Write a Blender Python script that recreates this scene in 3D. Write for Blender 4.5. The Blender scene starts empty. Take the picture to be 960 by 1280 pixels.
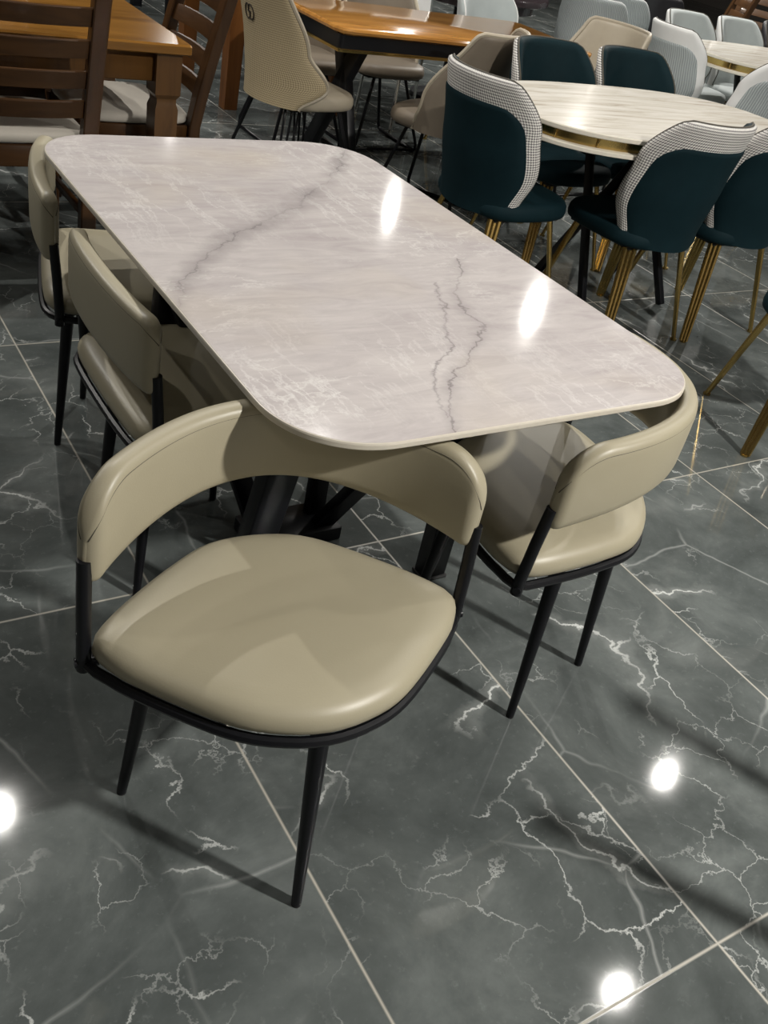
import bpy, math, random
from mathutils import Vector, Matrix, noise
random.seed(7)
sc = bpy.context.scene
COL = sc.collection
PI = math.pi
R = math.radians

# ------------------------------------------------------------------ view
sc.view_settings.view_transform = 'Standard'
sc.view_settings.look = 'None'
sc.view_settings.gamma = 1
sc.view_settings.use_curve_mapping = False
sc.view_settings.exposure = 0.2

# ------------------------------------------------------------------ camera (solved from the tabletop's corners and the tile joints)
cam = bpy.data.cameras.new('camera')
cam.sensor_fit = 'VERTICAL'; cam.sensor_height = 36; cam.lens = 1200.475/1280*36
cam.clip_start = .02; cam.clip_end = 100
co = bpy.data.objects.new('camera', cam); COL.objects.link(co)
pitch, roll, yaw = 0.6029, 0.2277, 0.678
fw = Vector((math.sin(yaw)*math.cos(pitch), math.cos(yaw)*math.cos(pitch), -math.sin(pitch)))
r0 = Vector((math.cos(yaw), -math.sin(yaw), 0)); u0 = r0.cross(fw)
cr, sr = math.cos(roll), math.sin(roll)
rr = cr*r0 + sr*u0; uu = -sr*r0 + cr*u0
M = Matrix((rr, uu, -fw)).transposed().to_4x4()
M.translation = (-1.0317, -1.6385, 1.4547)
co.matrix_world = M
sc.camera = co

# ------------------------------------------------------------------ materials
class NT:
    def __init__(s, m): s.t = m.node_tree; s.n = s.t.nodes; s.l = s.t.links
    def new(s, typ, **k):
        o = s.n.new(typ)
        for a, b in k.items(): setattr(o, a, b)
        return o
    def put(s, sock, v):
        if isinstance(v, bpy.types.NodeSocket): s.l.new(v, sock)
        elif v is not None: sock.default_value = v
    def m(s, op, a, b=None, c=None, clamp=False):
        o = s.new('ShaderNodeMath', operation=op, use_clamp=clamp)
        s.put(o.inputs[0], a); s.put(o.inputs[1], b); s.put(o.inputs[2], c)
        return o.outputs[0]
    def mix(s, f, a, b):
        o = s.new('ShaderNodeMix', data_type='RGBA')
        s.put(o.inputs[0], f)
        for k, v in ((6, a), (7, b)): s.put(o.inputs[k], v if isinstance(v, bpy.types.NodeSocket) else (*v, 1))
        return o.outputs[2]
    def ramp(s, f, stops, interp='LINEAR'):
        o = s.new('ShaderNodeValToRGB'); e = o.color_ramp.elements; o.color_ramp.interpolation = interp
        while len(e) < len(stops): e.new(.5)
        for q, (p, c) in zip(e, stops):
            q.position = p; q.color = (c, c, c, 1) if isinstance(c, (int, float)) else (*c, 1)
        s.put(o.inputs[0], f)
        return o.outputs[0]
    def noise(s, v, scale, detail=4, rough=.5, dist=0, out='Fac'):
        o = s.new('ShaderNodeTexNoise'); s.put(o.inputs['Vector'], v)
        o.inputs['Scale'].default_value = scale; o.inputs['Detail'].default_value = detail
        o.inputs['Roughness'].default_value = rough; o.inputs['Distortion'].default_value = dist
        return o.outputs[0] if out == 'Fac' else o.outputs[1]
    def mapping(s, v, loc=(0, 0, 0), rot=(0, 0, 0), scale=(1, 1, 1)):
        o = s.new('ShaderNodeMapping'); s.put(o.inputs[0], v)
        o.inputs[1].default_value = loc; o.inputs[2].default_value = rot; o.inputs[3].default_value = scale
        return o.outputs[0]
    def vm(s, op, a, b=None):
        o = s.new('ShaderNodeVectorMath', operation=op); s.put(o.inputs[0], a); s.put(o.inputs[1], b)
        return o.outputs[0]
    def vscale(s, a, k):
        o = s.new('ShaderNodeVectorMath', operation='SCALE'); s.put(o.inputs[0], a); s.put(o.inputs[3], k)
        return o.outputs[0]
    def bump(s, h, strength=.2, dist=.002):
        o = s.new('ShaderNodeBump'); s.put(o.inputs['Height'], h)
        o.inputs['Strength'].default_value = strength; o.inputs['Distance'].default_value = dist
        return o.outputs[0]

def material(name, color=(.5, .5, .5), rough=.5, metal=0, **k):
    m = bpy.data.materials.new(name); m.use_nodes = True
    b = m.node_tree.nodes['Principled BSDF']
    b.inputs['Base Color'].default_value = (*color, 1)
    b.inputs['Roughness'].default_value = rough; b.inputs['Metallic'].default_value = metal
    for a, v in k.items(): b.inputs[a].default_value = v
    t = NT(m)
    return m, t, b

def tex(t, kind='Object'):
    return t.new('ShaderNodeTexCoord').outputs[kind]

def mottled(name, c1, c2, rough, scale=30, metal=0, bump=0, bscale=200, stretch=(1, 1, 1), coord='Object', **k):
    m, t, b = material(name, c1, rough, metal, **k)
    v = t.mapping(tex(t, coord), scale=stretch)
    t.put(b.inputs['Base Color'], t.mix(t.noise(v, scale, 3), c1, c2))
    if bump:
        t.put(b.inputs['Normal'], t.bump(t.noise(v, bscale, 2), bump, .001))
    return m

MAT = {}
MAT['leather'] = mottled('khaki_leather', (.36, .325, .232), (.335, .30, .212), .42, 12, bump=.12, bscale=420)
MAT['piping'] = mottled('leather_seam', (.30, .27, .18), (.27, .24, .16), .5, 20)
MAT['stitch'] = mottled('dark_stitching', (.05, .045, .035), (.08, .07, .05), .7, 80)
MAT['black'] = mottled('black_powder_coat', (.004, .0045, .006), (.007, .007, .009), .38, 60, bump=.03, bscale=600, **{'Specular IOR Level': .3})
MAT['black_cloth'] = mottled('black_webbing', (.006, .006, .006), (.012, .012, .012), .8, 60)
MAT['rubber'] = mottled('black_rubber', (.012, .012, .012), (.02, .02, .02), .8, 60)
MAT['gold'] = mottled('brushed_gold', (.62, .44, .16), (.50, .35, .12), .22, 25, metal=1)
MAT['chrome'] = mottled('chrome', (.75, .75, .73), (.65, .65, .63), .12, 25, metal=1)
MAT['teal'] = mottled('teal_velvet', (.003, .013, .017), (.005, .019, .024), .7, 22, bump=.1, bscale=700, **{'Specular IOR Level': .12})
MAT['grey_velvet'] = mottled('grey_velvet', (.36, .40, .40), (.42, .46, .46), .8, 22, bump=.1, bscale=700, **{'Sheen Weight': .3})
MAT['white_leather'] = mottled('white_leatherette', (.80, .80, .79), (.74, .74, .73), .5, 22)
MAT['cream_fabric'] = mottled('cream_cushion_fabric', (.50, .46, .40), (.42, .39, .34), .8, 14, bump=.1, bscale=500)
MAT['beige_leather'] = mottled('beige_leatherette', (.42, .37, .28), (.36, .31, .24), .5, 22, bump=.08, bscale=400)
MAT['taupe_leather'] = mottled('taupe_leatherette', (.20, .165, .125), (.17, .14, .105), .5, 22, bump=.08, bscale=400)
MAT['black_leather'] = mottled('black_leatherette', (.012, .011, .014), (.02, .018, .022), .45, 22)
MAT['emblem'] = mottled('dark_print', (.02, .015, .01), (.03, .02, .015), .6, 50)

def weave(name, ca, cb, scale, rough=.7):
    m, t, b = material(name, ca, rough)
    v = t.mapping(tex(t, 'UV'), rot=(0, 0, R(45)))
    ch = t.new('ShaderNodeTexChecker'); t.put(ch.inputs['Vector'], v)
    ch.inputs['Scale'].default_value = scale
    ch.inputs['Color1'].default_value = (*ca, 1); ch.inputs['Color2'].default_value = (*cb, 1)
    t.put(b.inputs['Base Color'], ch.outputs[0])
    t.put(b.inputs['Normal'], t.bump(ch.outputs[1], .25, .001))
    return m
MAT['houndstooth'] = weave('houndstooth_fabric', (.74, .72, .68), (.16, .15, .15), 150)
MAT['tan_weave'] = weave('tan_woven_fabric', (.50, .41, .26), (.27, .21, .12), 160)

def quilt(name, ca, cb):
    m, t, b = material(name, ca, .75)
    w = t.new('ShaderNodeTexWave', wave_type='BANDS', bands_direction='X'); t.put(w.inputs[0], tex(t, 'UV'))
    w.inputs['Scale'].default_value = 26; w.inputs['Distortion'].default_value = .2
    t.put(b.inputs['Base Color'], t.mix(w.outputs[1], cb, ca))
    t.put(b.inputs['Normal'], t.bump(w.outputs[1], .6, .004))
    return m
MAT['quilt'] = quilt('grey_channel_quilt', (.44, .48, .48), (.27, .30, .31))

def wood(name, c1, c2, rough=.36, axis=(1, 1, .12), coat=.15):
    m, t, b = material(name, c1, rough, **{'Coat Weight': coat, 'Coat Roughness': .12, 'Specular IOR Level': .3})
    v = t.mapping(tex(t), scale=axis)
    n = t.noise(v, 26, 6, .6, .6)
    n2 = t.noise(v, 3.2, 3, .5, 1.5)
    f = t.m('ADD', t.m('MULTIPLY', n, .6), t.m('MULTIPLY', n2, .5))
    t.put(b.inputs['Base Color'], t.ramp(f, [(.32, c2), (.58, c1), (.8, tuple(x*1.25 for x in c1))]))
    return m
MAT['dark_wood'] = wood('dark_walnut_wood', (.060, .027, .009), (.016, .007, .003))
MAT['dark_wood_h'] = wood('dark_walnut_rail', (.060, .027, .009), (.016, .007, .003), axis=(.12, 1, 1))
MAT['honey_wood'] = wood('honey_brown_tabletop', (.25, .115, .022), (.12, .05, .009), .16, axis=(.1, 1, 1), coat=.5)
MAT['brown_wood'] = wood('brown_table_wood', (.10, .046, .013), (.035, .015, .005))
MAT['orange_wood'] = wood('orange_brown_wood', (.17, .065, .018), (.07, .024, .006))
MAT['live_edge'] = wood('lacquered_live_edge_wood', (.50, .235, .055), (.25, .10, .02), .12, axis=(.15, 1, 1), coat=.8)

def floor_material():
    m, t, b = material('grey_marble_tile', (.07, .08, .08), .14)
    p = tex(t)
    sp = t.new('ShaderNodeSeparateXYZ'); t.put(sp.inputs[0], t.mapping(p, rot=(0, 0, .0088)))
    gx = t.m('DIVIDE', t.m('ADD', sp.outputs[0], .386), .599)
    gy = t.m('DIVIDE', t.m('ADD', sp.outputs[1], .098), 1.19)
    ix, iy = t.m('FLOOR', gx), t.m('FLOOR', gy)
    def edge(g, size):
        f = t.m('FRACT', g)
        return t.m('MULTIPLY', t.m('MINIMUM', f, t.m('SUBTRACT', 1, f)), size)
    d = t.m('MINIMUM', edge(gx, .599), edge(gy, 1.19))
    grout = t.ramp(d, [(0, 1), (.0009, 1), (.0019, 0)])
    idv = t.new('ShaderNodeCombineXYZ'); t.put(idv.inputs[0], ix); t.put(idv.inputs[1], iy)
    wn = t.new('ShaderNodeTexWhiteNoise', noise_dimensions='3D'); t.put(wn.inputs[0], idv.outputs[0])
    q = t.vm('ADD', p, t.vscale(wn.outputs[1], 40))
    def crack(v, scale, w, rnd=1.0):
        o = t.new('ShaderNodeTexVoronoi', feature='DISTANCE_TO_EDGE', voronoi_dimensions='2D')
        t.put(o.inputs['Vector'], v); o.inputs['Scale'].default_value = scale; o.inputs['Randomness'].default_value = rnd
        return t.ramp(o.outputs[0], [(0, 1), (w*.35, .8), (w, 0)])
    def msk(off, sc_, lo, hi): return t.ramp(t.noise(t.vm('ADD', q, off), sc_, 2), [(lo, 0), (hi, 1)])
    fine = t.vscale(t.vm('SUBTRACT', t.noise(q, 22, 4, .7, out='Color'), (.5, .5, .5)), .05)
    wide = t.vscale(t.vm('SUBTRACT', t.noise(q, 4, 3, .6, out='Color'), (.5, .5, .5)), .30)
    w1 = t.vm('ADD', t.vm('ADD', q, wide), fine)
    w2 = t.vm('ADD', t.vm('ADD', t.vm('ADD', q, (3, 5, 0)), t.vscale(wide, .8)), t.vscale(fine, 1.3))
    v1 = t.m('MULTIPLY', crack(w1, 1.9, .011), msk((0, 0, 0), 2.6, .50, .62))
    v2 = t.m('MULTIPLY', crack(w2, 4.2, .016), t.m('MULTIPLY', msk((7, 3, 1), 3.2, .53, .64), .75))
    v3 = t.m('MULTIPLY', crack(w2, 9.0, .022), t.m('MULTIPLY', msk((3, 9, 4), 3.6, .53, .66), .50))
    v4 = t.m('MULTIPLY', crack(t.vm('ADD', q, t.vscale(wide, .25)), 1.3, .006), t.m('MULTIPLY', msk((1, 4, 8), 2.0, .46, .6), .30))
    halo = t.m('MULTIPLY', crack(w1, 1.9, .06), t.m('MULTIPLY', msk((0, 0, 0), 2.6, .50, .62), .16))
    vein = t.m('MAXIMUM', t.m('MAXIMUM', v1, v2), t.m('MAXIMUM', t.m('MAXIMUM', v3, v4), halo))
    base = t.ramp(t.noise(q, 3.0, 8, .65, .4), [(.30, (.055, .063, .061)), (.5, (.096, .107, .104)), (.72, (.165, .180, .175))])
    speck = t.ramp(t.noise(q, 60, 3, .7), [(.60, 0), (.75, .16)])
    c = t.mix(speck, base, (.30, .33, .32))
    c = t.mix(vein, c, (.62, .64, .62))
    c = t.mix(t.m('MULTIPLY', grout, .85), c, (.50, .47, .40))
    t.put(b.inputs['Base Color'], c)
    t.put(b.inputs['Roughness'], t.m('ADD', t.m('ADD', .035, t.m('MULTIPLY', t.noise(p, 9, 4), .05)), t.m('MULTIPLY', grout, .4)))
    b.inputs['Specular IOR Level'].default_value = .5
    return m
MAT['floor'] = floor_material()

def top_material():
    m, t, b = material('grey_lilac_sintered_stone', (.5, .47, .46), .07)
    p = tex(t)
    wl = t.vscale(t.noise(p, 5, 6, .65, out='Color'), .14)
    w = t.vm('ADD', p, wl)
    sp = t.new('ShaderNodeSeparateXYZ'); t.put(sp.inputs[0], t.vm('SUBTRACT', w, (.07, .07, 0)))
    def vein(pts, horiz=False):
        # distance to a hand drawn vein y = f(x) (or x = f(y))
        a, c = (sp.outputs[0], sp.outputs[1]) if not horiz else (sp.outputs[1], sp.outputs[0])
        o = t.new('ShaderNodeFloatCurve')
        cv = o.mapping.curves[0]
        pts = sorted(pts)
        while len(cv.points) < len(pts): cv.points.new(.5, .5)
        for k, (x, y) in enumerate(pts): cv.points[k].location = (x*.5+.5, y*.5+.5)
        o.mapping.update()
        t.put(o.inputs['Value'], t.m('ADD', t.m('MULTIPLY', a, .5), .5))
        f = t.m('SUBTRACT', t.m('MULTIPLY', o.outputs[0], 2), 1)
        d = t.m('ABSOLUTE', t.m('SUBTRACT', c, f))
        lo, hi = pts[0][0], pts[-1][0]
        lim = t.m('MULTIPLY', t.m('GREATER_THAN', a, lo), t.m('LESS_THAN', a, hi))
        return d, lim
    d1, l1 = vein([(-.44, -.24), (-.34, -.085), (-.20, .07), (-.02, .205), (.16, .34), (.34, .57), (.40, .69)])
    d2, l2 = vein([(-.69, -.17), (-.57, -.085), (-.47, .015), (-.39, .10), (-.32, .11), (-.185, .19), (-.08, .26)], True)
    d3, l3 = vein([(-.66, -.16), (-.54, -.10), (-.44, -.02), (-.34, .05), (-.2, .13)], True)
    def band(d, lim, w_, k): return t.m('MULTIPLY', t.m('MULTIPLY', t.ramp(d, [(0, 1), (w_, 0)]), lim), k)
    brk = t.ramp(t.noise(p, 9, 3), [(.35, .25), (.6, 1)])
    dark = t.m('MULTIPLY', brk, t.m('MAXIMUM', t.m('MAXIMUM', band(d1, l1, .010, .75), band(d1, l1, .06, .48)),
              t.m('MAXIMUM', t.m('MAXIMUM', band(d2, l2, .006, .75), band(d2, l2, .03, .25)), band(d3, l3, .005, .6))))
    st = t.mapping(p, rot=(0, 0, R(62)), scale=(1, 4.2, 1))
    feather = t.noise(st, 7, 8, .68, .8)
    cloud = t.noise(p, 2.2, 4, .6, .6)
    f = t.m('ADD', t.m('MULTIPLY', feather, .62), t.m('MULTIPLY', cloud, .38))
    base = t.ramp(f, [(.28, (.40, .36, .36)), (.46, (.50, .46, .455)), (.60, (.57, .53, .518)), (.78, (.68, .645, .62))])
    nr = t.m('ABSOLUTE', t.m('SUBTRACT', t.noise(t.vm('ADD', st, t.vscale(wl, 2.5)), 3.4, 4, .6), .5))
    white = t.m('MULTIPLY', t.ramp(nr, [(0, 1), (.006, .6), (.02, 0)]), t.ramp(t.noise(p, 3.5, 2), [(.48, 0), (.65, .6)]))
    st2 = t.vm('ADD', t.mapping(p, rot=(0, 0, R(12)), scale=(5.5, 1, 1)), t.vscale(wl, 3.0))
    nr2 = t.m('ABSOLUTE', t.m('SUBTRACT', t.noise(st2, 3.0, 5, .62), .5))
    white2 = t.m('MULTIPLY', t.ramp(nr2, [(0, 1), (.008, .6), (.03, 0)]), t.ramp(t.noise(t.vm('ADD', p, (2, 7, 0)), 2.4, 3), [(.44, 0), (.62, .55)]))
    c = t.mix(white, base, (.74, .72, .69))
    c = t.mix(white2, c, (.76, .74, .72))
    tan = t.m('MULTIPLY', t.ramp(t.noise(t.vm('ADD', p, (5, 2, 0)), 2.6, 3), [(.52, 0), (.72, .35)]), 1)
    c = t.mix(tan, c, (.56, .48, .37))
    c = t.mix(dark, c, (.17, .15, .155))
    t.put(b.inputs['Base Color'], c)
    return m
MAT['stone'] = top_material()
MAT['stone_edge'] = mottled('pale_stone_edge', (.62, .57, .48), (.52, .48, .41), .3, 60)

def white_marble(name='white_streaked_marble'):
    m, t, b = material(name, (.7, .66, .58), .14)
    p = tex(t)
    v = t.mapping(p, rot=(0, 0, R(-8)), scale=(.5, 5, 1))
    n = t.noise(v, 5, 7, .66, .8)
    t.put(b.inputs['Base Color'], t.ramp(n, [(.28, (.46, .40, .32)), (.45, (.72, .67, .58)), (.6, (.84, .80, .73))]))
    return m
MAT['white_marble'] = white_marble()
MAT['white_edge'] = mottled('ivory_table_edge', (.72, .68, .58), (.66, .61, .52), .25, 40)
MAT['dark_lacquer'] = mottled('dark_plum_lacquer', (.035, .026, .030), (.05, .038, .042), .15, 12)
MAT['ceiling'] = mottled('dark_grey_ceiling', (.16, .155, .15), (.13, .13, .125), .8, 4)
MAT['wall'] = mottled('warm_grey_wall', (.20, .18, .16), (.17, .155, .14), .8, 4)
def emit(name, c, s):
    m, t, b = material(name, c, .5)
    b.inputs['Emission Color'].default_value = (*c, 1); b.inputs['Emission Strength'].default_value = s
    return m
MAT['lamp'] = emit('lamp_glow', (1, .95, .88), 12)

# ------------------------------------------------------------------ mesh helpers
def vl(p): return Vector(p)
class MB:
    def __init__(s): s.v = []; s.f = []; s.mi = []; s.uv = {}
    def add(s, verts, faces, mi=0, uvs=None):
        o = len(s.v); s.v += [tuple(p) for p in verts]
        for f in faces: s.f.append(tuple(o+i for i in f)); s.mi.append(mi)
        if uvs:
            for i, q in enumerate(uvs): s.uv[o+i] = q
        return s
    def rings(s, rings, closed=True, cap=(True, True), mi=0, uvs=None, loop=False):
        n = len(rings[0]); V = [p for r in rings for p in r]; F = []
        m = len(rings)
        for i in range(m if loop else m-1):
            a, b_ = i*n, ((i+1) % m)*n
            for j in range(n if closed else n-1):
                k = (j+1) % n
                F.append((a+j, a+k, b_+k, b_+j))
        if not loop and closed:
            if cap[0]: F.append(tuple(range(n))[::-1])
            if cap[1]: F.append(tuple((m-1)*n+i for i in range(n)))
        return s.add(V, F, mi, uvs)
    def tube(s, path, rad, n=12, mi=0, loop=False):
        P = [vl(p) for p in path]; m = len(P)
        if not hasattr(rad, '__len__'): rad = [rad]*m
        T = []
        for i in range(m):
            a = P[(i-1) % m] if (loop or i) else P[i]; b_ = P[(i+1) % m] if (loop or i < m-1) else P[i]
            T.append((b_-a).normalized())
        up = Vector((0, 0, 1)) if abs(T[0].z) < .9 else Vector((1, 0, 0))
        x = (up - T[0]*up.dot(T[0])).normalized()
        rs = []
        for i in range(m):
            x = (x - T[i]*x.dot(T[i])).normalized(); y = T[i].cross(x)
            rs.append([P[i] + (x*math.cos(2*PI*j/n) + y*math.sin(2*PI*j/n))*rad[i] for j in range(n)])
        return s.rings(rs, True, (True, True), mi, None, loop)
    def bar(s, a, b_, w, h, mi=0, up=(0, 0, 1), bev=.003, w2=None, h2=None):
        """bevelled rectangular bar from a to b"""
        a, b_ = vl(a), vl(b_); t = (b_-a).normalized(); up = vl(up)
        if abs(t.dot(up)) > .98: up = Vector((0, 1, 0))
        x = t.cross(up).normalized(); y = x.cross(t)
        def ring(c, w_, h_, k):
            bx, by = w_/2-k, h_/2-k; e = max(bev-k*.0, .0005)
            pts = [(bx, by-e), (bx-e, by), (-bx+e, by), (-bx, by-e), (-bx, -by+e), (-bx+e, -by), (bx-e, -by), (bx, -by+e)]
            return [c + x*p + y*q for p, q in pts]
        w2 = w if w2 is None else w2; h2 = h if h2 is None else h2
        L = (b_-a).length; e = min(bev, L*.2)
        return s.rings([ring(a, w, h, e*.7), ring(a+t*e, w, h, 0), ring(b_-t*e, w2, h2, 0), ring(b_, w2, h2, e*.7)], mi=mi)
    def box(s, lo, hi, bev=.004, mi=0):
        lo, hi = vl(lo), vl(hi); c = (lo+hi)/2
        return s.bar((c.x, c.y, lo.z), (c.x, c.y, hi.z), hi.x-lo.x, hi.y-lo.y, mi, up=(0, 1, 0), bev=bev)
    def build(s, name, mats, parent=None, smooth=True, angle=40, matrix=None):
        me = bpy.data.meshes.new(name); me.from_pydata(s.v, [], s.f)
        if not isinstance(mats, (list, tuple)): mats = [mats]
        for q in mats: me.materials.append(MAT[q])
        me.polygons.foreach_set('material_index', s.mi)
        if s.uv:
            uv = me.uv_layers.new(name='UVMap')
            for lp in me.loops: uv.data[lp.index].uv = s.uv.get(lp.vertex_index, (0, 0))
        me.validate(); me.update()
        if smooth:
            me.polygons.foreach_set('use_smooth', [True]*len(me.polygons))
            try: me.set_sharp_from_angle(angle=R(angle))
            except Exception: pass
        o = bpy.data.objects.new(name, me); COL.objects.link(o)
        if parent: o.parent = parent
        return o

def empty(name, loc=(0, 0, 0), rz=0):
    o = bpy.data.objects.new(name, None); COL.objects.link(o)
    o.location = loc; o.rotation_euler = (0, 0, rz); o.empty_display_size = .1
    return o
def tag(o, label, cat, group=None):
    o['label'] = label; o['category'] = cat
    if group: o['group'] = group
    return o
def struct(o): o['kind'] = 'structure'; return o
def copy_tree(o, parent=None):
    c = o.copy(); COL.objects.link(c); c.parent = parent
    for ch in list(o.children): copy_tree(ch, c)
    return c

def rounded_rect(hx, hy, r, n=14, expo=2.0):
    pts = []
    for cx, cy, a0 in ((hx-r, hy-r, 0), (-hx+r, hy-r, 90), (-hx+r, -hy+r, 180), (hx-r, -hy+r, 270)):
        for k in range(n+1):
            a = R(a0 + 90*k/n); c, s_ = math.cos(a), math.sin(a)
            pts.append((cx + r*math.copysign(abs(c)**(2/expo), c), cy + r*math.copysign(abs(s_)**(2/expo), s_)))
    return pts
def offset_poly(pts, d):
    n = len(pts); out = []
    for i in range(n):
        a, b_, c = vl((*pts[i-1], 0)), vl((*pts[i], 0)), vl((*pts[(i+1) % n], 0))
        t = (c-a); t = t.normalized() if t.length > 1e-9 else Vector((1, 0, 0))
        out.append((b_.x - t.y*d, b_.y + t.x*d))      # inward for ccw outlines
    return out
def slab(mb, outline, prof, mi=0, mis=None):
    """stack of inset outlines: prof = [(inset, z), ...] from bottom to top, capped"""
    rs = [[(x, y, z) for x, y in offset_poly(outline, i)] for i, z in prof]
    if mis is None: return mb.rings(rs, mi=mi)
    for k in range(len(rs)-1):
        mb.rings([rs[k], rs[k+1]], cap=(k == 0, k == len(rs)-2), mi=mis[k])
    return mb

# ------------------------------------------------------------------ setting
mb = MB(); mb.add([(-5, -5, 0), (15, -5, 0), (15, 17, 0), (-5, 17, 0)], [(0, 1, 2, 3)])
struct(mb.build('floor', 'floor', smooth=False))
H = 3.2
mb = MB(); mb.add([(-5, -5, H), (15, -5, H), (15, 17, H), (-5, 17, H)], [(3, 2, 1, 0)])
struct(mb.build('ceiling', 'ceiling', smooth=False))
for nm, a, b_ in (('wall_back', (15, 17), (-5, 17)), ('wall_right', (15, -5), (15, 17)), ('wall_left', (-5, 17), (-5, -5)), ('wall_front', (-5, -5), (15, -5))):
    mb = MB(); mb.add([(*a, 0), (*b_, 0), (*b_, H), (*a, H)], [(0, 1, 2, 3)])
    struct(mb.build(nm, 'wall', smooth=False))

# ------------------------------------------------------------------ main table
L, W = 1.40, .862
TH = -0.003
t = tag(empty('dining_table', (0, 0, 0), TH), 'large rectangular dining table with grey lilac marbled stone top and black legs', 'table')
out = rounded_rect(W/2, L/2, .165, 18, 2.15)
mb = MB()
zt = .75
slab(mb, out, [(.012, zt-.0135), (.002, zt-.012), (0, zt-.010), (0, zt-.003), (.0012, zt-.0006), (.003, zt)], mis=[1, 1, 1, 1, 1])
mb2 = MB(); slab(mb2, offset_poly(out, .003), [(0, zt-.0005), (0.0002, zt+.0002)])
mb.add(mb2.v, mb2.f, 0)
mb.build('tabletop', ['stone', 'stone_edge'], t, angle=35)
mb = MB()
zb = zt-.0137
mb.bar((0, -.52, zb-.02), (0, .52, zb-.02), .07, .04)
for y in (-.33, .33):
    mb.bar((-.33, y, zb-.02), (.33, y, zb-.02), .07, .04)
mb.build('under_frame', 'black', t)
for sx in (-1, 1):
    for sy in (-1, 1):
        mb = MB(); mb.bar((sx*.27, sy*.25, .006), (sx*.20, sy*.33, zb-.03), .065, .045, up=(0, 1, 0), w2=.075)
        lg = mb.build('leg', 'black', t)
        mb = MB(); mb.box((sx*.27-.035, sy*.25-.028, 0), (sx*.27+.035, sy*.25+.028, .008), .002)
        mb.build('foot_pad', 'rubber', lg)
for sy in (-1, 1):
    mb = MB(); mb.bar((.08, sy*.02, .03), (.24, sy*.28, .60), .05, .03, up=(0, 1, 0))
    mb.bar((-.08, sy*.02, .03), (-.24, sy*.28, .60), .05, .03, up=(0, 1, 0))
    mb.build('brace', 'black', t)
mb = MB(); mb.bar((0, -.06, .02), (0, .06, .02), .24, .04); mb.build('base_plate', 'black', t)

# ------------------------------------------------------------------ khaki half-moon chairs
# local frame: x to the viewer's right when facing the chair's front, -y is the chair's front (posts on y = 0)
CUP = [(.292, -.012), (.272, .025), (.225, .073), (.16, .130), (.085, .182), (0, .196)]
CDN = [(.292, -.012), (.276, -.046), (.245, -.085), (.14, -.178), (.07, -.212), (0, -.224)]
def spline_outline(CDN, CUP, n=72):
    pts = [(x, y) for x, y in CDN][::-1]                 # front centre -> right tip
    pts += [(x, y) for x, y in CUP[1:]]                   # right tip -> back centre
    pts += [(-x, y) for x, y in CUP[:-1][::-1]]
    pts += [(-x, y) for x, y in CDN[1:-1]]
    m = len(pts); P = [vl((*p, 0)) for p in pts]
    # dense closed Catmull-Rom then even resample
    D = []
    for i in range(m):
        p0, p1, p2, p3 = P[i-1], P[i], P[(i+1) % m], P[(i+2) % m]
        for k in range(16):
            u = k/16
            D.append(.5*((2*p1)+(p2-p0)*u+(2*p0-5*p1+4*p2-p3)*u*u+(3*p1-p0-3*p2+p3)*u**3))
    # smooth a little
    for _ in range(14): D = [(D[i-1]+D[i]*2+D[(i+1) % len(D)])/4 for i in range(len(D))]
    ln = [0]
    for i in range(len(D)): ln.append(ln[-1]+(D[(i+1) % len(D)]-D[i]).length)
    T = ln[-1]; outp = []; j = 0
    for k in range(n):
        s_ = T*k/n
        while ln[j+1] < s_: j += 1
        f = (s_-ln[j])/(ln[j+1]-ln[j])
        q = D[j].lerp(D[(j+1) % len(D)], f); outp.append((q.x, q.y))
    return outp
SEAT_WIDE = spline_outline(CDN, CUP)
SEAT_SLIM = spline_outline([(.228, -.10), (.226, -.20), (.205, -.29), (.14, -.342), (.07, -.353), (0, -.355)], [(.228, -.10), (.222, -.02), (.19, .018), (.12, .028), (0, .03)])
def scaled(o, k, dy=.012): return [(x*k, (y-dy)*k+dy) for x, y in o]

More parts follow.
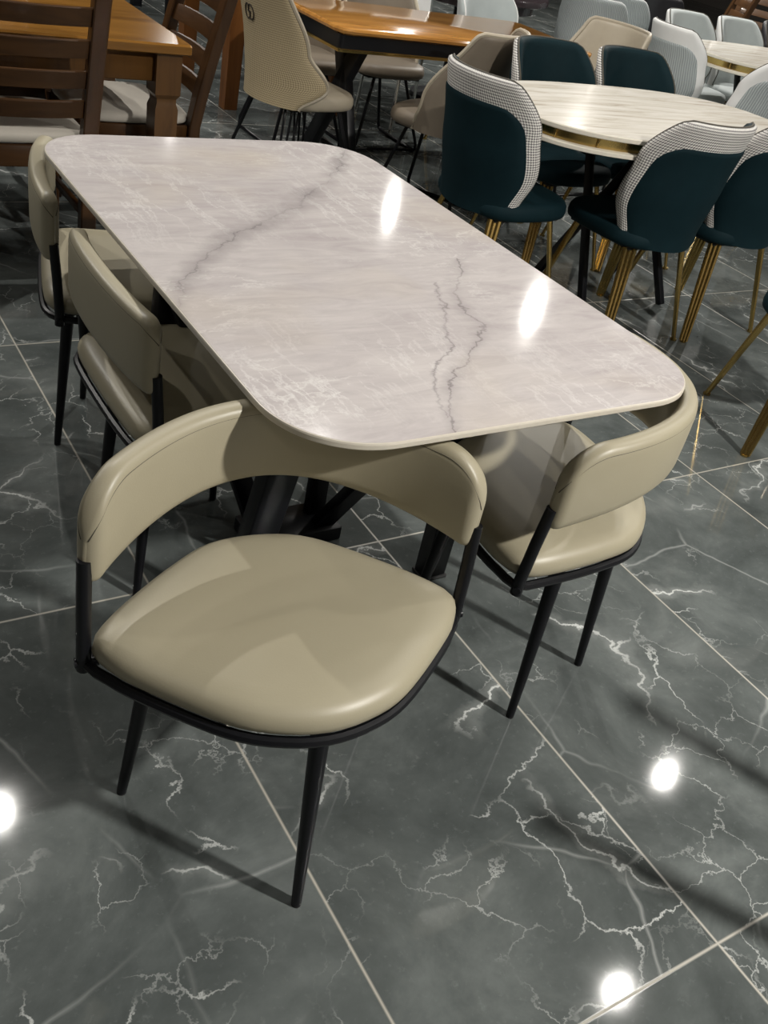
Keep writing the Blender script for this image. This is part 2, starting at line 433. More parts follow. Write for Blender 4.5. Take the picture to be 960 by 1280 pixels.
def band_plan(s, A=.301, D=.183, ex=1.96):
    """plan curve of the backrest, s in [-1, 1]; returns point and outward normal"""
    a = s*R(88)
    return Vector((A*math.sin(a), D*math.cos(a)**ex, 0))
def make_backrest(A=.301, D=.183, ex=1.96, z0=.557, dz0=.043, z1=.716, dz1=.018):
    N, K = 90, 20
    S = [-1+2*i/(N-1) for i in range(N)]
    # cluster samples at the ends so that the rounded corners are smooth
    S = [math.copysign(1-(1-abs(s))**1.35, s) for s in S]
    P = [band_plan(s, A, D, ex) for s in S]
    arc = [0]
    for i in range(1, N): arc.append(arc[-1]+(P[i]-P[i-1]).length)
    T = arc[-1]
    th = .040
    rt, rb = (.080 if A > .25 else .035), .018
    rings = []; rim = []
    for i in range(N):
        tg = (P[min(i+1, N-1)]-P[max(i-1, 0)]).normalized()
        nrm = Vector((tg.y, -tg.x, 0))                    # one side of the band
        if nrm.dot(P[i]-Vector((0, .0, 0))) < 0: nrm = -nrm
        d = min(arc[i], T-arc[i])
        def cor(r, d): return 0 if d >= r else r-math.sqrt(max(0, r*r-(r-d)**2))
        w_ = P[i].y/D; top = z1+dz1*w_-cor(rt, d); bot = z0+dz0*w_+cor(rb, d)
        thk = th*math.sqrt(max(.02, 1-(1-min(1, d/.022))**2))
        h = top-bot; zc = (top+bot)/2
        ring = []
        for k in range(K):
            a = 2*PI*k/K; c, s_ = math.cos(a), math.sin(a)
            e1, e2 = .62, .32
            off = thk/2*math.copysign(abs(c)**e1, c)
            zz = zc+h/2*math.copysign(abs(s_)**e2, s_)
            lean = 0                            # leans outwards a little towards the top
            ring.append(P[i]+nrm*(off+lean*.6)+Vector((0, 0, zz)))
        rings.append(ring)
        rim.append((P[i], nrm, top, bot, thk))
    mb = MB(); mb.rings(rings)
    return mb, rim, z0
def make_chair(loc, facing, feet, label, group='khaki half-moon chairs around the marbled table', slim=False):
    root = tag(empty('dining_chair', (loc[0], loc[1], 0), facing+PI/2), label, 'chair', group)
    inv = Matrix.Rotation(-(facing+PI/2), 3, 'Z')
    SEAT = SEAT_SLIM if slim else SEAT_WIDE
    sc_ctr = -.17 if slim else .012
    def scaled(o, k): return [(x*k, (y-sc_ctr)*k+sc_ctr) for x, y in o]
    # seat
    mb = MB()
    prof = [(.90, .428), (.965, .431), (.992, .438), (1.0, .448), (.992, .459), (.965, .469), (.91, .476), (.80, .4805), (.6, .4835), (.35, .485), (.1, .4855)]
    mb.rings([[(x, y, z) for x, y in scaled(SEAT, k)] for k, z in prof])
    st = mb.build('seat', 'leather', root, angle=60)
    # frame: rim tube under the pad, drawn out to the posts, and cross bars
    fr = []
    for x, y in (SEAT if not slim else []):
        k = 1.0+.035*math.exp(-((y+.012)/.03)**2) if abs(x) > .2 else 1.0
        fr.append((x*k*.985, y*.985, .421))
    if slim: fr = [(x, y, .421) for x, y in SEAT]
    mb = MB(); mb.tube(fr, .0085, 8, loop=True)
    if slim:
        mb.bar((-.21, -.06, .421), (.21, -.06, .421), .03, .012); mb.bar((-.20, -.27, .421), (.20, -.27, .421), .03, .012)
    else:
        mb.bar((-.24, 0, .421), (.24, 0, .421), .03, .012); mb.bar((0, -.16, .4205), (0, .18, .4205), .03, .012)
        mb.box((-.1, -.1, .408), (.1, .1, .4165), .003)
    sf = mb.build('seat_frame', 'black', root)
    mb = MB(); mb.rings([[(x, y, z) for x, y in scaled(SEAT, .93)] for z in (.4255, .4285)]); mb.build('seat_pan', 'black_cloth', sf)
    # posts
    A = .225 if slim else .301
    for sx in (-1, 1):
        mb = MB(); mb.tube([(sx*A, -.008, .408), (sx*A, -.008, .44), (sx*A, -.003, .52), (sx*(A-.001), .004, .60)], .0108, 12)
        ps = mb.build('post', 'black', root)
        mb = MB(); mb.tube([(sx*(A-.021), -.008, .421), (sx*(A+.0125), -.008, .421)], .0075, 10); mb.build('bolt', 'black', ps)
    # backrest
    mb, rim, z0 = make_backrest(.225, .035, 1.2, .557, .012, .702, .012) if slim else make_backrest()
    br = mb.build('backrest', 'leather', root, angle=70)
    mb = MB()
    for side in (-1, 1):
        pth = []
        for p, n, top, bot, thk in rim[3:-3]:
            z = top-.014
            pth.append(p+n*(side*thk*.43)+Vector((0, 0, z)))
        mb.tube(pth, .0011, 5)
    mb.build('stitching', 'stitch', br)
    # legs, splayed from the frame to the floor
    cx0 = 0 if not slim else -.17
    cx = sum(inv_p.x for inv_p in [inv @ Vector((f[0]-loc[0], f[1]-loc[1], 0)) for f in feet])/len(feet)
    for f in feet:
        q = inv @ Vector((f[0]-loc[0], f[1]-loc[1], 0))
        tpt = Vector((q.x*.80, (q.y-cx0)*.80+cx0+.002, .424))
        # keep the top of the leg inside the seat outline
        v = Vector((tpt.x, tpt.y-sc_ctr, 0)); ang = math.atan2(v.y, v.x)
        rmax = min((abs(math.remainder(math.atan2(y-sc_ctr, x)-ang, 2*PI)), math.hypot(x, y-sc_ctr)) for x, y in SEAT)[1]*.88
        if v.length > rmax: v = v.normalized()*rmax
        tpt = Vector((v.x, v.y+sc_ctr, .422))
        mb = MB(); b0 = Vector((q.x, q.y, .004))
        mb.tube([tpt, tpt.lerp(b0, .05), tpt.lerp(b0, .5), b0], [.0155, .0158, .0128, .0088], 14)
        lg = mb.build('leg', 'black', root)
        mb = MB(); mb.tube([(q.x, q.y, 0), (q.x, q.y, .006)], .0085, 12); mb.build('foot_cap', 'rubber', lg)
    return root

def mid_from(pl, facing):
    """chair origin from its own right-hand post (viewer's left) and facing"""
    ch = Vector((math.cos(facing+PI/2), math.sin(facing+PI/2)))
    return (pl[0]+ch.x*.2925, pl[1]+ch.y*.2925)
FEET = [(-.217, .082), (.012, -.212), (.217, .085), (-.01, .19)]
def feet_at(m, f):
    d = (math.cos(f), math.sin(f)); a = (-d[1], d[0])
    return [(m[0]+x*a[0]-y*d[0], m[1]+x*a[1]-y*d[1]) for x, y in FEET]
CH = [((-.4204, -.7004), -99.7), ((.2575, -.5437), 132.1), ((-.440, .035), 0), ((-.392, .627), -15)]
FT = [feet_at(m, R(f)) for m, f in CH]
FT[0][:3] = [(-.626, -.589), (-.441, -.912), (-.157, -.629)]
FT[1][2] = (.172, -.714); FT[1][3] = (.428, -.646)
FT[2] = [(-.425, -.10), (-.425, .165), (-.12, .19), (-.12, -.12)]
FT[3] = [(-.414, .533), (-.28, .75), (-.02, .60), (-.13, .36)]
for k, ((m, f), ft, lb) in enumerate(zip(CH, FT, ('khaki leather half-moon chair in front, turned with its back against the table end',
        'khaki leather half-moon chair tucked under the right-hand corner of the marbled table',
        'narrower khaki chair with flat backrest, directly behind the front chair at the table side',
        'narrower khaki chair with its backrest edge-on at the far left corner of the marbled table'))):
    make_chair(m, R(f), ft, lb, slim=k > 1)

# ------------------------------------------------------------------ shell chairs (backrest wraps the seat); local: faces +y, seat centre on the origin
def interp(tab, v):
    for (a, x), (b_, y) in zip(tab, tab[1:]):
        if v <= b_:
            f = (v-a)/(b_-a); f = f*f*(3-2*f)
            return x+(y-x)*f
    return tab[-1][1]
STY = {
 'wing': dict(phi=[(0, 70), (.3, 82), (.65, 76), (1, 62)], rad=[(0, .225), (.5, .252), (1, .262)], z=(.395, .87), lean=.06, top=(.66, .70), th=.045),
 'bucket': dict(phi=[(0, 112), (.3, 104), (1, 66)], rad=[(0, .240), (.5, .25), (1, .255)], z=(.395, .85), lean=.06, top=(.88, .85), th=.03),
 'slim': dict(phi=[(0, 58), (.2, 92), (.5, 66), (1, 48)], rad=[(0, .245), (.5, .25), (1, .255)], z=(.395, .88), lean=.10, top=(.85, .80), th=.03),
}
def shell_point(st, u, v, off=0):
    a = STY[st]
    t0, flat = a['top']
    k = 1
    if v > t0:
        q = (v-t0)/(1-t0); k = flat+(1-flat)*(max(0, 1-q**2.6))**(1/2.2)
    phi = R(interp(a['phi'], v))*u*k
    r = interp(a['rad'], v)+off
    z = a['z'][0]+(a['z'][1]-a['z'][0])*v
    if st == 'wing': z += .03*(1-v)*(abs(u)**2)
    else: z += .0
    return Vector((r*math.sin(phi), -r*math.cos(phi)*.92-a['lean']*v*v*.9, z))
def shell_mesh(st, nu=33, nv=26, u0=1, vlo=0, vhi=1, off=0, th=None, uvs=True, corner=None):
    """closed shell: slot 0 outside, slot 1 inside and rim"""
    a = STY[st]; th = a['th'] if th is None else th
    mb = MB(); V = []; UV = []
    VV = [vlo+(vhi-vlo)*(1-(1-j/(nv-1))**1.25) for j in range(nv)]
    for lay in (0, 1):
        for j in range(nv):
            v = VV[j]; q = j/(nv-1)
            for i in range(nu):
                u = (-1+2*i/(nu-1))*u0
                if corner:                                # rounded panel outline
                    c = min(1, max(0, (q-corner)/(1-corner))); u *= .55+.45*(max(0, 1-c**2.4))**.5
                edge = max(abs(-1+2*i/(nu-1)), abs(2*q-1) if q > .5 else 0)
                shrink = th*.5*max(0, (edge-.86)/.14)**2*.75
                o = off-(shrink if lay == 0 else th-shrink)
                p = shell_point(st, u, v, o)
                V.append(p); UV.append((u*.30, v*.48))
    F0 = []; F1 = []
    n = nu*nv
    for j in range(nv-1):
        for i in range(nu-1):
            q = j*nu+i
            F0.append((q, q+1, q+nu+1, q+nu)); F1.append((n+q, n+q+nu, n+q+nu+1, n+q+1))
    for j in range(nv-1):
        a_, b_ = j*nu, (j+1)*nu; F1.append((a_, b_, n+b_, n+a_))
        a_, b_ = j*nu+nu-1, (j+1)*nu+nu-1; F1.append((b_, a_, n+a_, n+b_))
    for i in range(nu-1):
        F1.append((i+1, i, n+i, n+i+1)); q = (nv-1)*nu+i; F1.append((q, q+1, n+q+1, n+q))
    mb.add(V, F0, 0, UV)
    off_ = 0
    for f in F1: mb.f.append(f); mb.mi.append(1)
    return mb
def edge_path(st, off):
    p = []
    N = 40
    for k in range(N+1): p.append(shell_point(st, -1, k/N*.999, off))
    for k in range(1, 20): p.append(shell_point(st, -1+2*k/20, 1, off))
    for k in range(N+1): p.append(shell_point(st, 1, (1-k/N)*.999, off))
    return p
def seat_pad(mb, hx, hy, z0, z1, dy=.02, expo=3.2, mi=0):
    o = []
    for k in range(56):
        a = 2*PI*k/56; c, s_ = math.cos(a), math.sin(a)
        o.append((hx*math.copysign(abs(c)**(2/expo), c), dy+hy*math.copysign(abs(s_)**(2/expo), s_)))
    h = z1-z0
    prof = [(.93, z0), (.985, z0+h*.12), (1, z0+h*.35), (.99, z0+h*.65), (.95, z0+h*.85), (.86, z0+h*.95), (.6, z1), (.2, z1+.004)]
    mb.rings([[(x*k, (y-dy)*k+dy, z) for x, y in o] for k, z in prof], mi=mi)
def shell_chair(name, style, outer, inner, panel, seat, legs, edge=None, legmat='gold', emblem=False):
    root = empty(name)
    s = STY[style]
    sh = shell_mesh(style).build('backrest', [outer, inner], root, angle=60)
    if panel:
        shell_mesh(style, 25, 22, .83, .0, .82, .006, .02, corner=.5).build('back_panel', [panel, panel], sh, angle=60)
    if edge:
        mb = MB(); mb.tube(edge_path(style, -s['th']*.5), .011 if style != 'wing' else .004, 8); mb.build('piping', edge, sh)
    mb = MB(); seat_pad(mb, .222, .222, .392, .462, .03); sp = mb.build('seat', seat, root, angle=60)
    mb = MB(); mb.box((-.17, -.13, .38), (.17, .19, .3925), .004); mb.build('seat_base', 'black_cloth', sp)
    if legs == 'triple':
        for sx in (-1, 1):
            for sy in (-1, 1):
                mb = MB()
                foot = Vector((sx*.225, sy*.215+.02, 0))
                tp = Vector((sx*.155, sy*.14+.02, .385))
                w = Vector((-sy, sx, 0)).normalized()*.015
                for k in (-1, 0, 1):
                    mb.tube([tp+w*k*1.1, foot+w*k*.75+Vector((0, 0, .004))], [.0105, .0075], 8)
                mb.tube([foot, foot+Vector((0, 0, .006))], .014, 10)
                mb.build('leg', legmat, root)
        mb = MB(); mb.bar((-.15, .02, .375), (.15, .02, .375), .03, .02); mb.bar((0, -.12, .374), (0, .16, .374), .03, .02); mb.build('leg_plate', legmat, root)
    elif legs == 'sled':
        for sx in (-1, 1):
            mb = MB()
            pth = [(sx*.10, -.12, .385), (sx*.2, -.19, .05), (sx*.205, -.185, .02), (sx*.21, -.165, .009), (sx*.21, .0, .009), (sx*.21, .205, .009), (sx*.205, .225, .02), (sx*.2, .23, .05), (sx*.10, .15, .385)]
            mb.tube(pth, .009, 8); mb.build('leg', legmat, root)
        mb = MB(); mb.tube([(-.21, .205, .012), (.21, .205, .012)], .008, 8); mb.tube([(-.12, -.1, .382), (.12, -.1, .382)], .008, 8); mb.build('stretcher', legmat, root)
    elif legs == 'hairpin':
        for sx in (-1, 1):
            for sy in (-1, 1):
                mb = MB(); foot = Vector((sx*.24, sy*.23+.02, .004)); tp = Vector((sx*.15, sy*.13+.02, .39))
                w = Vector((-sy, sx, 0)).normalized()*.035
                for k in (-1, 0, 1): mb.tube([tp+w*k*.9, foot+w*k*.5], .0055, 8)
                mb.build('leg', legmat, root)
    if emblem:
        # two interlocked G letters facing each other, printed on the outside of the back
        mb = MB()
        def put(pts, r=.0026):
            P = []
            for x, y in pts:
                P.append(shell_point(style, -.05+x*1.2/.21, .715+y*1.2/.44, .0025))
            mb.tube(P, r, 6)
        for sg in (1, -1):
            a0, a1 = 50, 330
            arc = []
            for k in range(31):
                a = R(a0+(a1-a0)*k/30)
                arc.append((sg*(.0135*math.cos(a)-.0085), sg*.0215*math.sin(a)*1.0))
            put(arc)
            a = R(a1); e = (sg*(.0135*math.cos(a)-.0085), sg*.0215*math.sin(a))
            put([e, (e[0], sg*.001), (e[0]-sg*.011, sg*.001)])
        mb.build('emblem', 'emblem', sh)
    return root
def place(proto, used, x, y, facing, label, cat='chair', group=None):
    o = proto if not used[0] else copy_tree(proto)
    used[0] = True
    o.location = (x, y, 0); o.rotation_euler = (0, 0, R(facing-90))
    tag(o, label, cat, group); return o

pt = shell_chair('upholstered_chair', 'wing', 'houndstooth', 'teal', 'teal', 'teal', 'triple', edge='stitch'); ut = [False]
GT = 'teal velvet chairs with houndstooth edges'
place(pt, ut, 1.44, 1.20, 2, 'teal velvet chair with houndstooth edge at the left end of the white table', group=GT)
place(pt, ut, 1.90, .88, 94, 'teal velvet chair with houndstooth edge on the near side of the white table', group=GT)
place(pt, ut, 2.39, .88, 92, 'teal velvet chair with houndstooth edge cut off by the picture edge at the white table', group=GT)
place(pt, ut, 2.06, 1.61, -88, 'teal velvet chair facing us across the white table, left one of two', group=GT)
place(pt, ut, 2.54, 1.60, -92, 'teal velvet chair facing us across the white table, right one of two', group=GT)
place(pt, ut, 1.98, -.02, 60, 'chair of which only splayed gold legs show right of the marbled table corner', group=GT)

pg = shell_chair('upholstered_chair', 'wing', 'white_leather', 'grey_velvet', 'quilt', 'grey_velvet', 'triple', edge='stitch'); ug = [False]
GG = 'grey and white chairs behind the teal ones'
place(pg, ug, 4.05, 2.76, -6, 'grey quilted chair with broad white edge at the far table left end', group=GG)
place(pg, ug, 3.88, 2.12, 92, 'grey chair with white edge at the right picture border behind the white table', group=GG)
place(pg, ug, 4.62, 3.20, -90, 'plain pale grey chair facing us across the far table, behind the white-edged one', group=GG)
place(pg, ug, 5.16, 3.22, -90, 'plain pale grey chair facing us across the far table, next to brown wood', group=GG)

# ------------------------------------------------------------------ oval two-tier tables
def oval_table(x, y, label, rz=0):
    root = tag(empty('oval_table', (x, y, 0), rz), label, 'table', 'oval white marble tables with gold bands')
    def ov(a, b_, e=2.7, n=96):
        o = []
        for k in range(n):
            q = 2*PI*k/n; c, s_ = math.cos(q), math.sin(q)
            o.append((a*math.copysign(abs(c)**(2/e), c), b_*math.copysign(abs(s_)**(2/e), s_)))
        return o
    o = ov(.74, .41)
    mb = MB(); slab(mb, o, [(.004, .742), (0, .745), (0, .757), (.003, .76)], mis=[1, 1, 1])
    m2 = MB(); slab(m2, offset_poly(o, .003), [(0, .7598), (.0002, .7604)]); mb.add(m2.v, m2.f, 0)
    mb.build('tabletop', ['white_marble', 'white_edge'], root)
    mb = MB(); slab(mb, offset_poly(o, .035), [(0, .704), (0, .7425)]); bd = mb.build('gold_band', 'gold', root)
    mb = MB()
    of = offset_poly(o, .033)
    for k in range(0, len(of), 6):
        px, py = of[k]; qx, qy = of[(k+1) % len(of)]
        mb.bar((px, py, .706), (px, py, .741), .012, .006, up=(0, 1, 0))
    mb.build('gold_rib', 'gold', bd)
    mb = MB(); slab(mb, o, [(.006, .688), (0, .691), (0, .702), (.004, .705)]); mb.build('lower_rim', 'white_edge', root)
    for sx in (-1, 1):
        mb = MB()
        mb.bar((sx*.24, -.17, .004), (sx*.16, .17, .688), .035, .025, up=(1, 0, 0))
        mb.bar((sx*.24, .17, .004), (sx*.16, -.17, .688), .035, .025, up=(1, 0, 0))
        mb.build('leg', 'black', root)
    mb = MB(); mb.bar((-.21, 0, .345), (.21, 0, .345), .025, .025); mb.build('stretcher', 'black', root)
    return root
oval_table(2.12, 1.17, 'oval white streaked marble table with gold band between the teal chairs')
oval_table(4.80, 2.70, 'oval white marble table with gold band at the right edge, among grey chairs')

# ------------------------------------------------------------------ tan chairs and the live-edge table
pl_ = shell_chair('bucket_chair', 'slim', 'tan_weave', 'beige_leather', None, 'beige_leather', 'hairpin', edge='beige_leather', legmat='black', emblem=True)
pl_.location = (1.24, 2.52, 0); pl_.rotation_euler = (0, 0, R(8-90))
tag(pl_, 'tan woven bucket chair with dark round emblem on its back and cream seat', 'chair')
pb = shell_chair('bucket_chair', 'bucket', 'taupe_leather', 'taupe_leather', None, 'taupe_leather', 'sled', edge='beige_leather', legmat='black'); ub = [False]
GB = 'taupe bucket chairs around the live-edge table'
place(pb, ub, 1.87, 2.16, 120, 'taupe bucket chair with pale piping and black sled legs before the orange wood table', group=GB)
pc = shell_chair('bucket_chair', 'bucket', 'beige_leather', 'beige_leather', None, 'beige_leather', 'sled', edge='beige_leather', legmat='black'); uc = [False]
place(pc, uc, 3.05, 2.56, 185, 'beige bucket chair at the right end of the orange wood table', group='beige bucket chairs')

t = tag(empty('live_edge_table', (2.02, 2.58, 0), 0), 'table with glossy orange live-edge wood top, dark rim and black crossed legs', 'table')
def live(n=80):
    o = []
    base = rounded_rect(.75, .34, .06, 6)
    # even resample and wobble the long sides
    P = [Vector((*p, 0)) for p in base]; ln = [0]
    for i in range(len(P)): ln.append(ln[-1]+(P[(i+1) % len(P)]-P[i]).length)
    j = 0
    for k in range(n):
        s_ = ln[-1]*k/n
        while ln[j+1] < s_: j += 1
        q = P[j].lerp(P[(j+1) % len(P)], (s_-ln[j])/(ln[j+1]-ln[j]+1e-9))
        w = .022*noise.noise(Vector((q.x*3, q.y*3, 2)))
        o.append((q.x, q.y+w*(1 if q.y > 0 else -1)))
    return o
o = live()
mb = MB(); slab(mb, o, [(.02, .728), (.004, .737), (0, .748), (.004, .757), (.012, .76)]); mb.build('tabletop', 'live_edge', t)
mb = MB(); slab(mb, rounded_rect(.73, .315, .02, 4), [(0, .672), (0, .7285)]); ap = mb.build('apron', 'black', t)
mb = MB(); slab(mb, rounded_rect(.735, .32, .02, 4), [(.002, .660), (0, .663), (0, .672), (.002, .674)]); mb.build('gold_trim', 'gold', ap)
for sx in (-1, 1):
    for sy in (-1, 1):
        mb = MB(); mb.bar((sx*.52+sy*.0, sy*.27, 0), (sx*.48, -sy*.1, .665), .085, .045, up=(1, 0, 0)); mb.build('leg', 'black', t)

# ------------------------------------------------------------------ ladder-back chairs and wooden tables
def ladder_chair(label, x, y, facing, mat='dark_wood', mat_h='dark_wood_h', group='dark wooden ladder-back chairs', proto=[None]):
    if proto[0] is not None:
        o = copy_tree(proto[0]); o.location = (x, y, 0); o.rotation_euler = (0, 0, R(facing-90)); return tag(o, label, 'chair', group)
    root = tag(empty('ladder_back_chair', (x, y, 0), R(facing-90)), label, 'chair', group); proto[0] = root
    def by(z): return -.20-max(0, z-.44)**1.15*.27
    for sx in (-1, 1):
        P = [(sx*.21, -.205+.02*(1-z/.44) if z < .44 else by(z), z) for z in (0, .2, .44, .55, .66, .77, .88, .99)]
        mb = MB()
        for a, b_ in zip(P, P[1:]): pass
        rs = []
        for p in P:
            w, d = .026, .022
            rs.append([(p[0]-w+.004, p[1]-d, p[2]), (p[0]+w-.004, p[1]-d, p[2]), (p[0]+w, p[1]-d+.004, p[2]), (p[0]+w, p[1]+d-.004, p[2]),
                       (p[0]+w-.004, p[1]+d, p[2]), (p[0]-w+.004, p[1]+d, p[2]), (p[0]-w, p[1]+d-.004, p[2]), (p[0]-w, p[1]-d+.004, p[2])])
        mb.rings(rs); mb.build('back_post', 'dark_wood', root)
        mb = MB(); mb.bar((sx*.205, .2, 0), (sx*.205, .2, .43), .036, .036, w2=.045, h2=.045); mb.build('front_leg', 'dark_wood', root)
        mb = MB(); mb.bar((sx*.208, -.18, .2), (sx*.206, .19, .2), .02, .03); mb.build('side_stretcher', 'dark_wood_h', root)
    for zc, hh in ((.565, .055), (.66, .055), (.755, .055), (.85, .055), (.955, .08)):
        mb = MB(); rs = []
        for k in range(13):
            xx = -.19+.38*k/12; bow = -.022*(1-(xx/.19)**2)
            yb, yt = by(zc-hh/2)+bow, by(zc+hh/2)+bow
            up = .012*(1-(xx/.19)**2) if zc > .9 else 0
            rs.append([(xx, yb-.009, zc-hh/2), (xx, yb+.009, zc-hh/2), (xx, yt+.009, zc+hh/2-.003+up), (xx, yt+.006, zc+hh/2+up), (xx, yt-.006, zc+hh/2+up), (xx, yt-.009, zc+hh/2-.003+up)])
        mb.rings(rs); mb.build('slat', 'dark_wood_h', root)
    mb = MB(); mb.bar((-.19, -.195, .405), (.19, -.195, .405), .022, .07); mb.bar((-.19, .2, .405), (.19, .2, .405), .022, .07)
    mb.bar((-.206, -.18, .405), (-.206, .19, .405), .022, .07); mb.bar((.206, -.18, .405), (.206, .19, .405), .022, .07)
    mb.build('apron', 'dark_wood_h', root)
    mb = MB(); seat_pad(mb, .225, .215, .442, .482, .01, 5); mb.build('seat_cushion', 'cream_fabric', root, angle=60)
    return root
ladder_chair('dark wooden ladder-back chair seen from behind, cream seat, at the top left corner', -.212, 1.80, 90)
ladder_chair('dark wooden ladder-back chair seen side-on at the right end of the honey table', .275, 2.08, 180)
ladder_chair('dark wooden ladder-back chair on the far side of the honey table', -.10, 2.55, -90)

def leg_table(name, label, x0, x1, y0, y1, topm, legm, z=.76, lw=.09):
    root = tag(empty(name, ((x0+x1)/2, (y0+y1)/2, 0)), label, 'table')
    hx, hy = (x1-x0)/2, (y1-y0)/2
    mb = MB(); slab(mb, rounded_rect(hx, hy, .01, 3), [(.006, z-.035), (0, z-.03), (0, z-.006), (.006, z)]); mb.build('tabletop', topm, root)
    for sx in (-1, 1):
        for sy in (-1, 1):
            cx, cy = sx*(hx-.07), sy*(hy-.07); h = lw/2
            mb = MB()
            def sq(k, zz): return [(cx-k, cy-k, zz), (cx+k, cy-k, zz), (cx+k, cy+k, zz), (cx-k, cy+k, zz)]
            mb.rings([sq(h*.8, 0), sq(h*.92, z-.22), sq(h*.78, z-.20), sq(h*.78, z-.185), sq(h, z-.17), sq(h, z-.0352)])
            mb.build('leg', legm, root, angle=20)
    mb = MB()
    for sy in (-1, 1): mb.bar((-hx+.11, sy*(hy-.06), z-.085), (hx-.11, sy*(hy-.06), z-.085), .022, .095)
    for sx in (-1, 1): mb.bar((sx*(hx-.06), -hy+.11, z-.085), (sx*(hx-.06), hy-.11, z-.085), .022, .095)
    mb.build('apron', legm, root)
    return root
leg_table('wooden_table', 'honey brown wooden dining table with thick square legs at the top left', -1.0, .37, 1.665, 2.46, 'honey_wood', 'brown_wood')
leg_table('wooden_table', 'orange brown wooden table of which one tall square leg shows behind', 1.43, 2.25, 3.70, 4.5, 'orange_wood', 'orange_wood', .78, .10)

place(pb, ub, 1.62, 3.24, -90, 'taupe bucket chair across the orange wood table, only legs and seat showing, left one', group=GB)
place(pb, ub, 2.14, 3.26, -90, 'taupe bucket chair across the orange wood table, only legs and seat showing, right one', group=GB)
pp = shell_chair('upholstered_chair', 'wing', 'grey_velvet', 'grey_velvet', None, 'grey_velvet', 'triple', edge='white_leather'); up_ = [False]
place(pp, up_, 2.86, 3.16, -80, 'pale grey chair rising behind the right end of the orange wood table', group='plain grey upholstered chairs')
pq = shell_chair('upholstered_chair', 'wing', 'quilt', 'grey_velvet', None, 'grey_velvet', 'triple', edge='white_leather', legmat='black'); uq = [False]
GQ = 'grey ribbed chairs in the far rows'
place(pq, uq, 4.02, 3.62, 35, 'grey ribbed chair with rounded top behind the beige bucket chair', group=GQ)
place(pq, uq, 4.52, 3.90, 30, 'grey ribbed chair mostly hidden behind the white-edged grey chair', group=GQ)
pk = shell_chair('upholstered_chair', 'wing', 'black_leather', 'black_leather', None, 'black_leather', 'triple', edge='stitch', legmat='black'); uk = [False]
place(pk, uk, 5.25, 4.30, 40, 'black leather chair in the far row behind the pale grey ones', group='black leather chairs')
place(pk, uk, 5.75, 3.30, -90, 'black leather chair at the far table, cut off by the right picture border', group='black leather chairs')

# chrome framed chair with white back
t = tag(empty('metal_frame_chair', (2.62, 3.62, 0), R(180)), 'white padded chair with thin chrome frame behind the orange wood table', 'chair')
mb = MB()
for sx in (-1, 1):
    mb.tube([(sx*.21, -.19, .47), (sx*.21, -.26, .98)], .010, 8)
mb.tube([(-.21, -.26, .98), (.21, -.26, .98)], .010, 8); mb.build('back_frame', 'chrome', t)
mb = MB(); rs = []
for z, k in ((.54, .95), (.55, 1), (.75, 1), (.94, 1), (.955, .95)):
    yb = -.19-.07*(z-.47)/.51
    rs.append([(-.195*k, yb-.018, z), (.195*k, yb-.018, z), (.2*k, yb, z), (.195*k, yb+.018, z), (-.195*k, yb+.018, z), (-.2*k, yb, z)])
mb.rings(rs); mb.build('backrest', 'white_leather', t)
mb = MB(); seat_pad(mb, .215, .21, .43, .48, .0, 5); mb.build('seat', 'white_leather', t, angle=60)
for sx in (-1, 1):
    for sy in (-1, 1):
        mb = MB(); mb.tube([(sx*.20, sy*.185, .432), (sx*.215, sy*.215, 0)], .011, 8); mb.build('leg', 'chrome', t)

# dark lacquered round table far behind
t = tag(empty('round_table', (3.40, 4.25, 0)), 'dark lacquered round table far behind the teal chairs', 'table')
def circ(r, n=48): return [(r*math.cos(2*PI*k/n), r*math.sin(2*PI*k/n)) for k in range(n)]
mb = MB(); slab(mb, circ(.55), [(.02, .715), (0, .722), (0, .752), (.006, .76)]); mb.build('tabletop', 'dark_lacquer', t)
mb = MB(); slab(mb, circ(.46), [(0, .655), (0, .7152)]); mb.build('apron', 'dark_lacquer', t)
mb = MB(); mb.rings([[(r*math.cos(2*PI*k/24), r*math.sin(2*PI*k/24), z) for k in range(24)] for r, z in ((.26, 0), (.26, .03), (.07, .07), (.055, .35), (.07, .60), (.2, .656))])
mb.build('pedestal', 'black', t)

ladder_chair('brown wooden ladder-back chair at the top right corner behind pale grey chairs', 6.35, 4.75, 150, group='ladder-back chairs in the back rows')
ladder_chair('brown wooden ladder-back chair furthest back at the top right corner', 7.1, 4.9, 200, group='ladder-back chairs in the back rows')
leg_table('wooden_table', 'black-legged wooden table far behind the honey table', 1.86, 3.3, 5.72, 6.6, 'dark_lacquer', 'black', .76, .09)

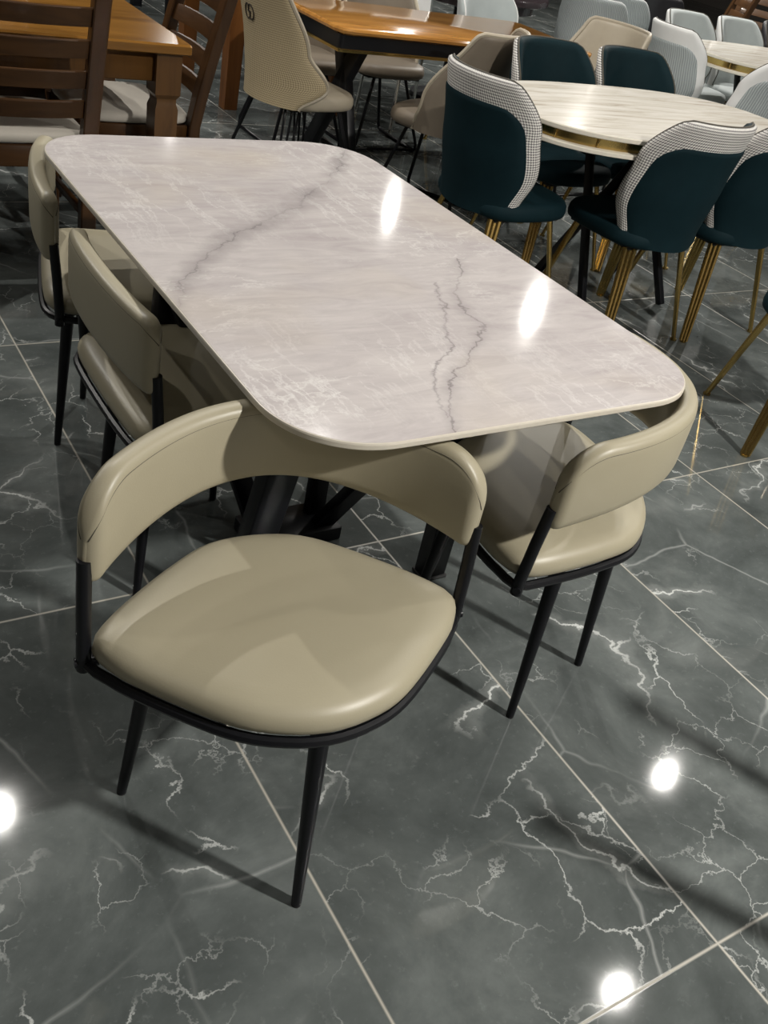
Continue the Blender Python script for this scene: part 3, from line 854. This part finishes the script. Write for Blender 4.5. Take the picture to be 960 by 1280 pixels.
# ------------------------------------------------------------------ lights
def spot(x, y, e, size=165, r=.03, z=H-.03, blend=.6, c=(1, .965, .905)):
    l = bpy.data.lights.new('downlight', 'SPOT'); l.energy = e; l.spot_size = R(size); l.spot_blend = blend
    l.shadow_soft_size = r; l.color = c
    o = bpy.data.objects.new('downlight', l); COL.objects.link(o); o.location = (x, y, z)
    return o
SPOTS = [(4.77, 6.6, 130), (4.76, 4.15, 130), (3.49, .48, 45), (2.16, -.47, 45), (-.37, 1.82, 95), (1.5, -3.2, 880), (-2.2, -1.0, 12),
         (-1.6, 4.0, 150), (-2.6, 2.6, 60), (5.5, -1.0, 90), (7.5, 1.0, 140), (-1.4, -3.6, 15), (6.5, 4.6, 330), (7.6, 7.2, 260), (3.6, 9.8, 220), (1.6, 2.37, 150)]  # mostly fill lamps added for the far rows; their reflections fall out of view
for k, (x, y, e) in enumerate(SPOTS):
    spot(x, y, e, r=.09 if e > 500 else .026)
    mb = MB(); mb.rings([[(.045*math.cos(2*PI*j/24)*q, .045*math.sin(2*PI*j/24)*q, z) for j in range(24)] for q, z in ((1, 0), (1.05, -.006), (.85, -.012), (.8, -.004))], cap=(True, False))
    root = tag(empty('downlight_fill_fixture', (x, y, H)), 'round recessed ceiling downlight from a set partly mirrored in the polished surfaces and partly added as fill', 'ceiling light', 'ceiling downlights')
    mb.build('trim_ring', 'chrome', root)
    mb = MB(); mb.rings([[(.032*math.cos(2*PI*j/24), .032*math.sin(2*PI*j/24), z) for j in range(24)] for z in (-.004, -.006)]); mb.build('lens', 'lamp', root)
# made-up posts added outside the frame to cast soft shadows on the tiles
for k, (x, y) in enumerate(((.483, -1.60), (.766, -1.487))):
    t = tag(empty('shadow_post', (x, y, 0)), 'slim unseen post added outside the frame to cast the soft shadow at lower right', 'post', 'added shadow-casting posts')
    mb = MB(); mb.rings([[(r*math.cos(2*PI*j/28), r*math.sin(2*PI*j/28), z) for j in range(28)] for r, z in ((.14, 0), (.14, .012), (.12, .02), (.03, .03), (.026, .05))]); mb.build('base', 'chrome', t)
    mb = MB(); mb.tube([(0, 0, .045), (0, 0, .88)], .021, 16); mb.build('pole', 'chrome', t)
    mb = MB(); mb.rings([[(r*math.cos(2*PI*j/16), r*math.sin(2*PI*j/16), z) for j in range(16)] for r, z in ((.021, .875), (.03, .882), (.03, .895), (.02, .91), (.004, .915))]); mb.build('cap', 'chrome', t)
w = bpy.data.worlds.new('world'); sc.world = w; w.use_nodes = True
w.node_tree.nodes['Background'].inputs[0].default_value = (.5, .5, .5, 1)
w.node_tree.nodes['Background'].inputs[1].default_value = .2
